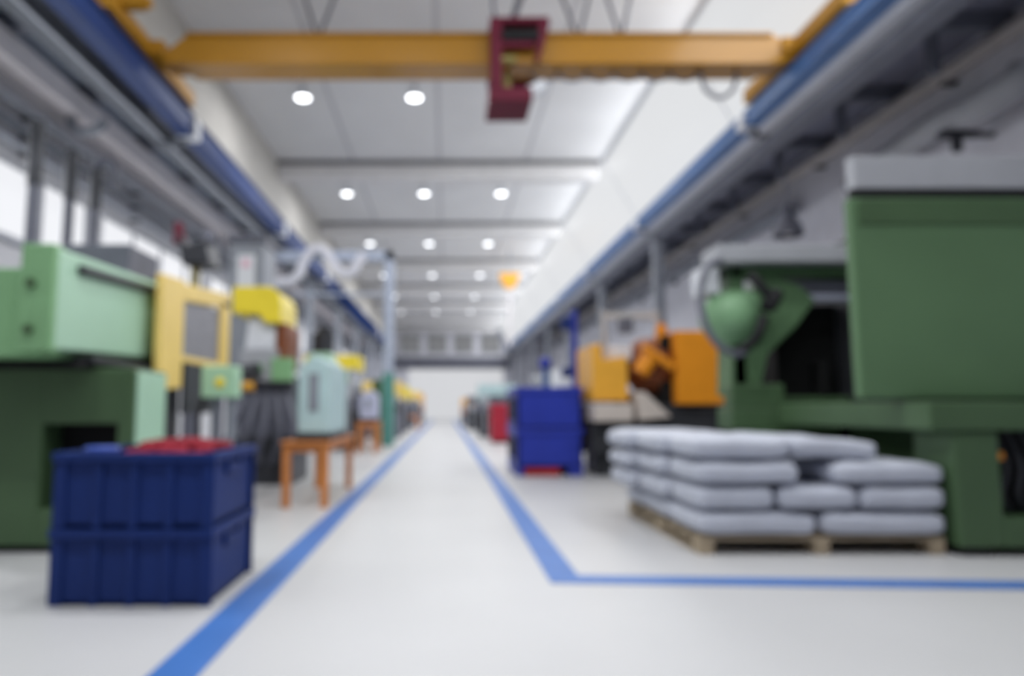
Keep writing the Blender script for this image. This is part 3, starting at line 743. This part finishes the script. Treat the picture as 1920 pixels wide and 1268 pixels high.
m = MB(); m.box(XH - .3, XH + .06, 4.85, 6.5, zb_n - .07, zb_n - .015, .01); m.build('slide_rail', M['dark'], t)
m = MB(); m.box(XH - .5, XH + .02, 6.32, 6.52, 1.0, zt_n + .15, .015); m.build('rear_frame', M['dark'], t)
m = MB(); m.box(XH - .05, XH + .012, 6.1, 6.3, zb_n + .2, zb_n + .45); m.build('switch_box', M['slate'], t)
m = MB(); m.box(wp(182, 460, 7.4).x, wp(300, 460, 7.4).x, 6.7, 7.4, 0, wp(240, 457, 6.7).z, .02); m.build('rear_unit', M['slate'], t)

# safety gate, yellow
XG = -2.36
y0g, y1g = 5.72, 7.55
t = thing('safety_gate', (XG, (y0g + y1g)/2, 0), 'pale yellow sliding safety gate with a grey mesh window beside the pale green machine', 'gate')
ztn, ztf = wp(308, 512, y0g).z, wp(440, 553, y1g).z
yw0 = y0g + .50
m = MB()
m.prism([(y0g, wp(305, 732, y0g).z), (y0g, ztn), (yw0, ztn + (ztf-ztn)*.25), (yw0, wp(345, 728, yw0).z)], XG - .06, XG, 'x', .012)
m.prism([(yw0 - .02, ztn - .16), (yw0 - .02, ztn), (y1g, ztf), (y1g, ztf - .16)], XG - .06, XG, 'x', .012)
m.prism([(y1g - .28, wp(430, 700, y1g).z), (y1g - .28, ztf - .1), (y1g, ztf - .1), (y1g, wp(430, 700, y1g).z)], XG - .06, XG, 'x', .012)
zw = wp(380, 672, 6.6).z
m.box(XG - .06, XG, yw0 - .02, y1g - .2, zw - .06, zw, .012)
m.build('frame', M['yellowpale'], t)
B(XG - .05, XG - .03, yw0 - .03, y1g - .2, zw - .03, min(ztn, ztf) - .1, 0).build('mesh_window', M['mesh'], t)
m = MB(); m.box(XG - .05, XG - .01, yw0 + .1, y1g - .5, .95, zw - .05, .01); m.build('lower_panel', M['dark'], t)
B(XG - .06, XG, y0g + .1, y0g + .16, .0, 1.2).build('leg', M['slate'], t); B(XG - .06, XG, y1g - .2, y1g - .14, .0, 1.3).build('leg', M['slate'], t)
m = MB(); m.cyl((XG - .03, y0g - .06, .9), (XG + .03, y0g - .06, .9), .09); m.build('roller', M['black'], t)

# control box on stand
Yc = 6.05
a, b = wp(378, 686, Yc), wp(440, 746, Yc)
t = thing('control_box', ((a.x+b.x)/2, Yc + .1, 0), 'pale green control box with round yellow sign on a stand by the yellow gate', 'control box')
B(a.x, b.x, Yc, Yc + .2, b.z, a.z, .015).build('housing', M['boxlight'], t)
c = wp(412, 718, Yc); MB().lathe((c.x, Yc - .006, c.z), [(0, 0), (.04, 0), (.045, .004), (.045, .012), (0, .012)], 20, 'y').build('warning_sign', M['yellow'], t)
m = MB(); m.cyl((a.x + .09, Yc + .1, 0), (a.x + .09, Yc + .1, b.z), .03); m.cyl((b.x - .06, Yc + .1, 0), (b.x - .06, Yc + .1, b.z), .035); m.box(a.x, b.x, Yc, Yc + .2, 0, .03)
m.build('stand', M['midgrey'], t)
m = MB(); m.tube([(a.x + .02, Yc + .05, b.z), (a.x - .03, Yc + .05, b.z - .2), (a.x, Yc + .1, .3), (a.x + .1, Yc + .1, .05)], .022); m.build('cable', M['black'], t)

# pipe posts in front of the left windows
for i, (px_, yt, ybot, Y) in enumerate([(68, 228, 445, 8.2), (132, 283, 450, 9.6), (178, 318, 455, 10.2)]):
    a = wp(px_ + 3, yt, Y); b = wp(px_ - 4, ybot + 40, Y)
    t = thing('extraction_pipe', (a.x, Y, b.z), ['leftmost dark extraction pipe standing behind the pale green machine', 'middle dark extraction pipe behind the pale green machine', 'hooked dark extraction pipe, right of the two straight ones'][i], 'pipe', 'extraction pipes behind the pale green machine')
    mid = wp(px_, yt + (ybot - yt)*.55, Y).z
    MB().cyl((a.x, Y, mid), (a.x, Y, a.z), .085).build('sleeve', M['dark'], t)
    m = MB(); m.cyl((a.x, Y, 0), (a.x, Y, mid), .07); m.build('riser', M['slate'], t)
    if i == 2: MB().tube([(a.x, Y, a.z - .05), (a.x + .02, Y, a.z + .06), (a.x + .13, Y, a.z + .14), (a.x + .25, Y, a.z + .06), (a.x + .27, Y, a.z - .15), (a.x + .27, Y, a.z - .3)], .06).build('gooseneck', M['slate'], t)
    t.location.z = 0
    for ch in t.children:
        for v in ch.data.vertices: v.co.z += b.z
# curved extraction arm under the duct
tag(MB().tube([(-6.72, 12.0, 6.19), (-6.72, 12.0, 6.08), (-6.6, 12.0, 5.95), (-6.4, 12.0, 5.93), (-6.2, 12.0, 6.0), (-6.12, 12.0, 6.15)], .08).build('extraction_elbow', M['midgrey']), 'grey curved pipe elbow under the pinkish duct on the left wall', 'pipe')

# hopper loader on machine behind the gate
Yl = 8.3
c = wp(372, 470, Yl)
t = thing('hopper_loader', (c.x, Yl, 0), 'dark material hopper loader on an olive tube above the yellow gate', 'hopper')
m = MB(); m.prism([(wp(342, 445, Yl).x, wp(342, 440, Yl).z), (wp(360, 470, Yl).x, wp(360, 468, Yl).z), (wp(395, 455, Yl).x, wp(395, 455, Yl).z), (wp(404, 500, Yl).x, wp(404, 500, Yl).z), (wp(352, 502, Yl).x, wp(352, 502, Yl).z)], Yl - .2, Yl + .25, 'y', .02)
m.build('hopper', M['dark'], t)
m = MB(); d_ = wp(391, 446, Yl); m.lathe((d_.x, Yl, d_.z), [(0, -.12), (.07, -.1), (.09, 0), (.06, .08), (0, .1)]); m.build('loader_head', M['slate'], t)
m = MB(); v = wp(343, 440, Yl); m.cyl((v.x, Yl - .1, v.z - .14), (v.x - .02, Yl - .1, v.z + .12), .08, .05); m.build('motor', M['hoist'], t)
v = wp(366, 520, Yl); MB().cyl((v.x, Yl, 1.2), (v.x, Yl, wp(366, 500, Yl).z), .055).build('feed_tube', M['olive'], t)
m = MB(); m.cyl((v.x, Yl, 0), (v.x, Yl, 1.22), .09); m.box(v.x - .3, v.x + .3, Yl - .3, Yl + .3, 0, .04); m.build('stand', M['slate'], t)

# tall dryer cabinet with a white front panel
Yd = 11.0
a, b = wp(432, 455, Yd), wp(492, 560, Yd)
t = thing('dryer_cabinet', ((a.x+b.x)/2, Yd + .4, 0), 'tall grey dryer cabinet with white front panel above the yellow cover', 'cabinet')
m = MB(); m.box(a.x, b.x, Yd, Yd + .8, 0, a.z, .02); m.build('body', M['midgrey'], t)
v0, v1 = wp(446, 478, Yd), wp(477, 545, Yd); B(v0.x, v1.x, Yd - .02, Yd + .001, v1.z, v0.z, .005).build('front_panel', M['white'], t)
v0, v1 = wp(455, 487, Yd), wp(468, 502, Yd); B(v0.x, v1.x, Yd - .03, Yd - .019, v1.z, v0.z, .003).build('label_plate', M['pink'], t, 'pale pink label plate')
B(a.x - .04, b.x + .04, Yd - .04, Yd + .84, a.z, a.z + .12).build('cap', M['slate'], t)

# second machine on the left: yellow cover, white hood, dark body
YM = 9.0
t = thing('injection_moulding_machine', (-2.6, YM + .8, 0), 'dark moulding machine under a bright yellow rounded cover, beyond the yellow gate', 'machine', 'injection moulding machines')
a, b = wp(436, 537, YM), wp(526, 606, YM)
m = MB(); hh = a.z - b.z
m.prism([(a.x, b.z + .13), (a.x, a.z), (b.x - .14, a.z), (b.x - .04, a.z - .07), (b.x, a.z - .2), (b.x, b.z), (b.x - .2, b.z), (b.x - .3, b.z + .12)], YM, YM + .95, 'y', .02); m.build('cover', M['yellow'], t)
a1, b1 = wp(460, 606, YM + .1), wp(522, 655, YM + .1)
m = MB(); m.prism([(a1.x, b1.z), (b1.x, b1.z), (b1.x - .02, a1.z + .1), (a1.x + .05, a1.z + .1)], YM + .1, YM + 1.1, 'y', .02); m.build('hood', M['white'], t)
a2, b2 = wp(515, 606, YM + .1), wp(536, 690, YM + .1)
m = MB(); m.box(a2.x, b2.x, YM + .1, YM + .9, b2.z, a2.z, .015); m.build('drive_column', M['rust'], t)
a3, b3 = wp(450, 655, YM + .05), wp(520, 715, YM + .05); m = MB(); m.box(a3.x, b3.x, YM + .05, YM + 1.1, b3.z, b1.z - .003, .015); m.build('barrel_housing', M['grey'], t)
m = MB(); m.box(wp(440, 700, YM).x, wp(545, 700, YM).x, YM + .2, YM + 1.2, .62, b3.z - .004, .015); m.build('bed', M['slate'], t)
m = MB(); m.box(wp(430, 700, YM).x, wp(545, 700, YM).x, YM + .15, YM + 1.3, .0, .62, .015); m.build('base', M['dark'], t)
m = MB(); v = wp(525, 700, YM); m.box(v.x - .12, v.x + .15, YM, YM + .2, v.z - .1, v.z + .2); v = wp(480, 685, YM); m.box(v.x - .08, v.x + .08, YM, YM + .1, v.z - .1, v.z + .02); m.build('valve_block', M['midgreen'], t)
m = MB(); v = wp(462, 725, YM - .1); m.cyl((v.x - .06, YM - .05, v.z), (v.x + .08, YM - .05, v.z), .06); m.build('oil_filter', M['amber'], t)
m = MB(); v = wp(465, 695, YM - .1); m.cyl((v.x - .1, YM + .1, v.z), (v.x + .1, YM - .05, v.z), .1); m.build('pump_motor', M['dark'], t)
for k in range(5):
    v = wp(460 + 18*k, 740, YM - .1); w2 = wp(435 + 22*k, 845, YM - .1)
    MB().tube([(v.x, YM, v.z), (v.x - .15 + .08*k, YM - .15, .75), (v.x - .25 + .1*k, YM - .1, .5), (w2.x, YM + .1, .3)], .035).build('hydraulic_hose', M['slate'], t)
v = wp(606, 640, YM + 1.0)
m = MB(); vx = v.x; m.cyl((vx, YM + 1.0, wp(606, 662, YM + 1).z), (vx, YM + 1.0, wp(606, 625, YM + 1).z), .16, .15); m.cyl((vx + .02, YM + 1.0, wp(606, 625, YM + 1).z), (vx + .02, YM + 1.0, wp(606, 614, YM + 1).z), .10); m.build('vertical_motor', M['dark'], t)
m = MB(); m.prism([(vx - .32, wp(600, 700, YM + 1).z), (vx + .22, wp(600, 700, YM + 1).z), (vx + .14, wp(600, 662, YM + 1).z), (vx - .14, wp(600, 662, YM + 1).z)], YM + .85, YM + 1.25, 'y'); m.box(vx - .25, vx + .2, YM + .85, YM + 1.2, .6, wp(600, 700, YM + 1).z - .003); m.build('motor_mount', M['palegreen'], t)

# tables with boxes on them along the walkway
def table(x0, x1, y0, y1, h, label):
    t = thing('work_table', ((x0+x1)/2, (y0+y1)/2, 0), label, 'table', 'orange tables along the walkway')
    B(x0 - .02, x1 + .02, y0 - .02, y1 + .02, h - .03, h, .006).build('tabletop', M['orangewood'], t)
    m = MB(); m.box(x0 + .03, x1 - .03, y0 + .02, y0 + .045, h - .11, h - .03, .004); m.box(x0 + .03, x1 - .03, y1 - .045, y1 - .02, h - .11, h - .03, .004); m.box(x1 - .045, x1 - .02, y0 + .05, y1 - .05, h - .11, h - .03, .004); m.box(x0 + .02, x0 + .045, y0 + .05, y1 - .05, h - .11, h - .03, .004)
    m.build('apron', M['orangewood'], t)
    for x in (x0, x1 - .075):
        for y in (y0, y1 - .075): B(x, x + .075, y, y + .075, 0, h - .03, .006).build('leg', M['orangewood'], t)
    return t
tl, tm, tr = fl(540, 950), fl(597, 953), fl(650, 915)
tx0, tx1, ty0, ty1 = tl.x - .04, tr.x + .06, tm.y - .02, tr.y + .05
th = wp(598, 828, ty0).z
table(tx0, tx1, ty0, ty1, th, 'orange painted table with a pale teal box on it, nearest beside the walkway')
def carton(x0, x1, y0, y1, z0, z1, mt, label):
    t = thing('storage_box', ((x0+x1)/2, (y0+y1)/2, z0), label, 'box', 'boxes on the orange tables')
    B(x0 - .03, x1 + .02, y0 - .03, y1 + .03, z0, z0 + .07, .01).build('tray', M['dark'], t)
    m = MB(); w_ = .015; m.box(x0, x1, y0, y0+w_, z0+.071, z1, .004); m.box(x0, x1, y1-w_, y1, z0+.071, z1, .004); m.box(x0, x0+w_, y0+w_, y1-w_, z0+.071, z1, .004); m.box(x1-w_, x1, y0+w_, y1-w_, z0+.071, z1, .004); m.box(x0, x1, y0, y1, z0+.071, z0+.09, .004)
    m.build('body', mt, t)
    m = MB(); m.prism([(x0+w_, z1-.12), (x1-w_, z1-.12), (x1-w_-.03, z1+.05), ((x0+x1)/2, z1+.10), (x0+w_+.05, z1+.03)], y0+w_+.01, y1-w_-.01, 'y', .03); m.build('liner_bag', mt, t)
    for k in range(3): pass
    m = MB(); xc = (x0+x1)/2; m.box(xc - .06, xc + .05, y0 - .008, y0 + .002, z0 + .3, z1 - .1, .003); m.build('label_strip', M['midgrey'], t, 'grey strip down the front')
    return t
cz = wp(600, 682, ty0 + .1).z
carton(wp(560, 750, ty0 + .12).x, tx1 - .02, ty0 + .12, ty0 + 1.35, th + .001, cz, M['teal'], 'tall pale teal box on a dark tray on the nearest orange table')
v = fl(668, 850); v2 = fl(705, 850)
table(v.x, v2.x, v.y, v.y + 1.2, .68, 'orange painted table with a lilac grey box on it, second along the walkway')
carton(v.x + .06, v2.x - .02, v.y + .08, v.y + .9, .682, 1.30, M['lilac'], 'lilac grey box on the second orange table along the walkway')
v = fl(757, 806); v2 = fl(784, 806)
table(v.x, v2.x, v.y, v.y + 1.6, .62, 'orange painted table farthest down the left of the walkway')

# pale blue portal post with hose loops
Yq = 18.4
q = wp(728, 700, Yq); top = wp(738, 470, Yq)
t = thing('portal_frame', (q.x, Yq, 0), 'tall pale blue steel portal with a teal foot, left of the walkway', 'frame')
zt_ = top.z
B(q.x - .12, q.x + .12, Yq, Yq + .24, wp(728, 700, Yq).z, zt_).build('post', M['post'], t)
B(q.x - .15, q.x + .15, Yq - .03, Yq + .27, 0, wp(728, 700, Yq).z).build('foot_sleeve', M['postteal'], t, 'teal lower part of the post')
xa = wp(482, 478, Yq).x
B(xa, q.x + .12, Yq, Yq + .22, zt_ - .26, zt_).build('crossbar', M['post'], t)
B(xa, xa + .22, Yq, Yq + .22, 0, zt_ - .26).build('post', M['midgrey'], t)
B(q.x - 2.6, q.x - .1, Yq + .02, Yq + .2, wp(600, 553, Yq).z, wp(600, 549, Yq).z).build('lower_rail', M['post'], t)
m = MB(); Yh2 = Yq - .15
m.tube([wp(x, y, Yh2) for x, y in ((488, 480), (492, 510), (510, 528), (540, 528), (560, 515), (570, 490), (585, 470), (605, 468), (622, 490), (640, 510), (658, 512), (670, 495), (682, 478))], .13)
m.build('hose_loop', M['hose'], t, 'pale hose hanging in loops')
m = MB(); m.beam(wp(625, 540, Yq + .5), wp(700, 620, Yq + .5), .3, .3); m.build('conveyor_arm', M['railblue'], t)
# teal cabinet at the foot
t2 = thing('green_cabinet', (q.x - .4, Yq + 1, 0), 'narrow dark green cabinet standing behind the portal post', 'cabinet')
a = wp(698, 745, Yq + .9); b = wp(716, 745, Yq + .9)
B(a.x, b.x, Yq + .9, Yq + 1.9, .06, wp(740, 712, Yq + .9).z).build('body', M['deepgreen'], t2); B(a.x + .03, b.x - .03, Yq + .93, Yq + 1.87, 0, .06).build('plinth', M['black'], t2)

# ------------------------------------------------------------------ further machines down both sides
def generic(y, side, pal, label, L=2.6, s=1.0, x_in=1.6, gz=(1.28, 1.5, 1.9)):
    """moulding machine set across the hall; side -1 left / +1 right, x_in = end nearest the walkway"""
    def X(d): return side * (x_in + d)
    t = thing('injection_moulding_machine', (X(L/2), y, 0), label, 'machine', 'injection moulding machines')
    def bx(d0, d1, y0, y1, z0, z1, bev=.015): return MB().box(X(d0), X(d1), y + y0, y + y1, z0, z1, bev)
    bx(0, L, 0, 1.1, .05, .85*s).build('base', pal['base'], t)
    bx(.05, L - .05, .05, 1.05, 0, .052).build('plinth', M['black'], t)
    bx(.35, 1.25, .1, 1.0, .85*s, 1.75*s).build('clamp_cover', pal['cover'], t)
    bx(0, .3, .05, 1.05, .85*s, 1.25*s).build('platen', pal['cast'], t); bx(1.25, 1.6, .15, .95, .85*s, 1.6*s).build('platen', pal['cast'], t)
    m = MB(); m.cyl((X(1.6), y + .55, 1.2*s), (X(2.4), y + .55, 1.2*s), .13); m.build('barrel', M['steel'], t)
    bx(1.95, 2.55, .15, .95, .85*s, 1.45*s).build('injection_unit', pal['cover'], t)
    m = MB(); m.lathe((X(2.2), y + .55, 1.45*s), [(0, 0), (.08, 0), (.08, .15), (.3, .55), (.3, .75), (0, .78)], 16); m.build('hopper', M['grey'], t)
    g = MB(); g.box(X(.0), X(.08), y - .02, y + 1.1, gz[0]*s, gz[2]*s, .01); g.box(X(.0), X(1.3), y - .06, y + .02, gz[1]*s, gz[2]*s, .01); g.build('safety_guard', pal['guard'], t)
    bx(.35, 1.2, -.04, -.005, .95*s, 1.45*s, .01).build('guard_window', M['slate'], t)
    c = MB(); c.box(X(.1), X(.35), y - .25, y - .1, 1.1*s, 1.45*s, .01); c.cyl((X(.2), y - .18, 0), (X(.2), y - .18, 1.1*s), .03); c.build('control_panel', M['grey'], t)
    return t
PG = dict(base=M['dark'], cover=M['midgreen'], cast=M['slate'], guard=M['yellow'])
PY = dict(base=M['slate'], cover=M['grey'], cast=M['dark'], guard=M['yellowpale'])
PT = dict(base=M['dark'], cover=M['teal'], cast=M['slate'], guard=M['teal'])
PR = dict(base=M['slate'], cover=M['grey'], cast=M['orangewood'], guard=M['orangelight'])
generic(16.6, -1, PG, 'green machine with yellow guard on the left, beside the second orange table', x_in=2.08, s=1.1, gz=(1.72, 1.74, 2.05))
generic(23.5, -1, PY, 'grey machine with pale yellow guard on the left, first beyond the portal post', x_in=1.5)
generic(29.2, -1, PG, 'green machine with yellow guard on the left, second beyond the portal post', x_in=1.55)
generic(37.5, -1, PY, 'grey machine with pale yellow guard on the left, third beyond the portal post', x_in=1.4)
generic(45.0, -1, PR, 'grey machine with amber guard at the far left end of the walkway', x_in=1.4)
generic(16.0, 1, dict(base=M['slate'], cover=M['grey'], cast=M['dark'], guard=M['white']), 'grey machine with white guard on the right, behind the orange machine', x_in=2.6, L=2.4)
generic(24.0, 1, PT, 'dark machine with teal cover on the right beyond the red cabinet', x_in=1.15, s=.95)
generic(31.5, 1, dict(base=M['dark'], cover=M['slate'], cast=M['dark'], guard=M['slate']), 'dark grey machine on the right, second beyond the red cabinet', x_in=1.0, s=.8)
generic(39.0, 1, PR, 'grey machine with amber guard at the far right end of the walkway', x_in=.9, s=.8)
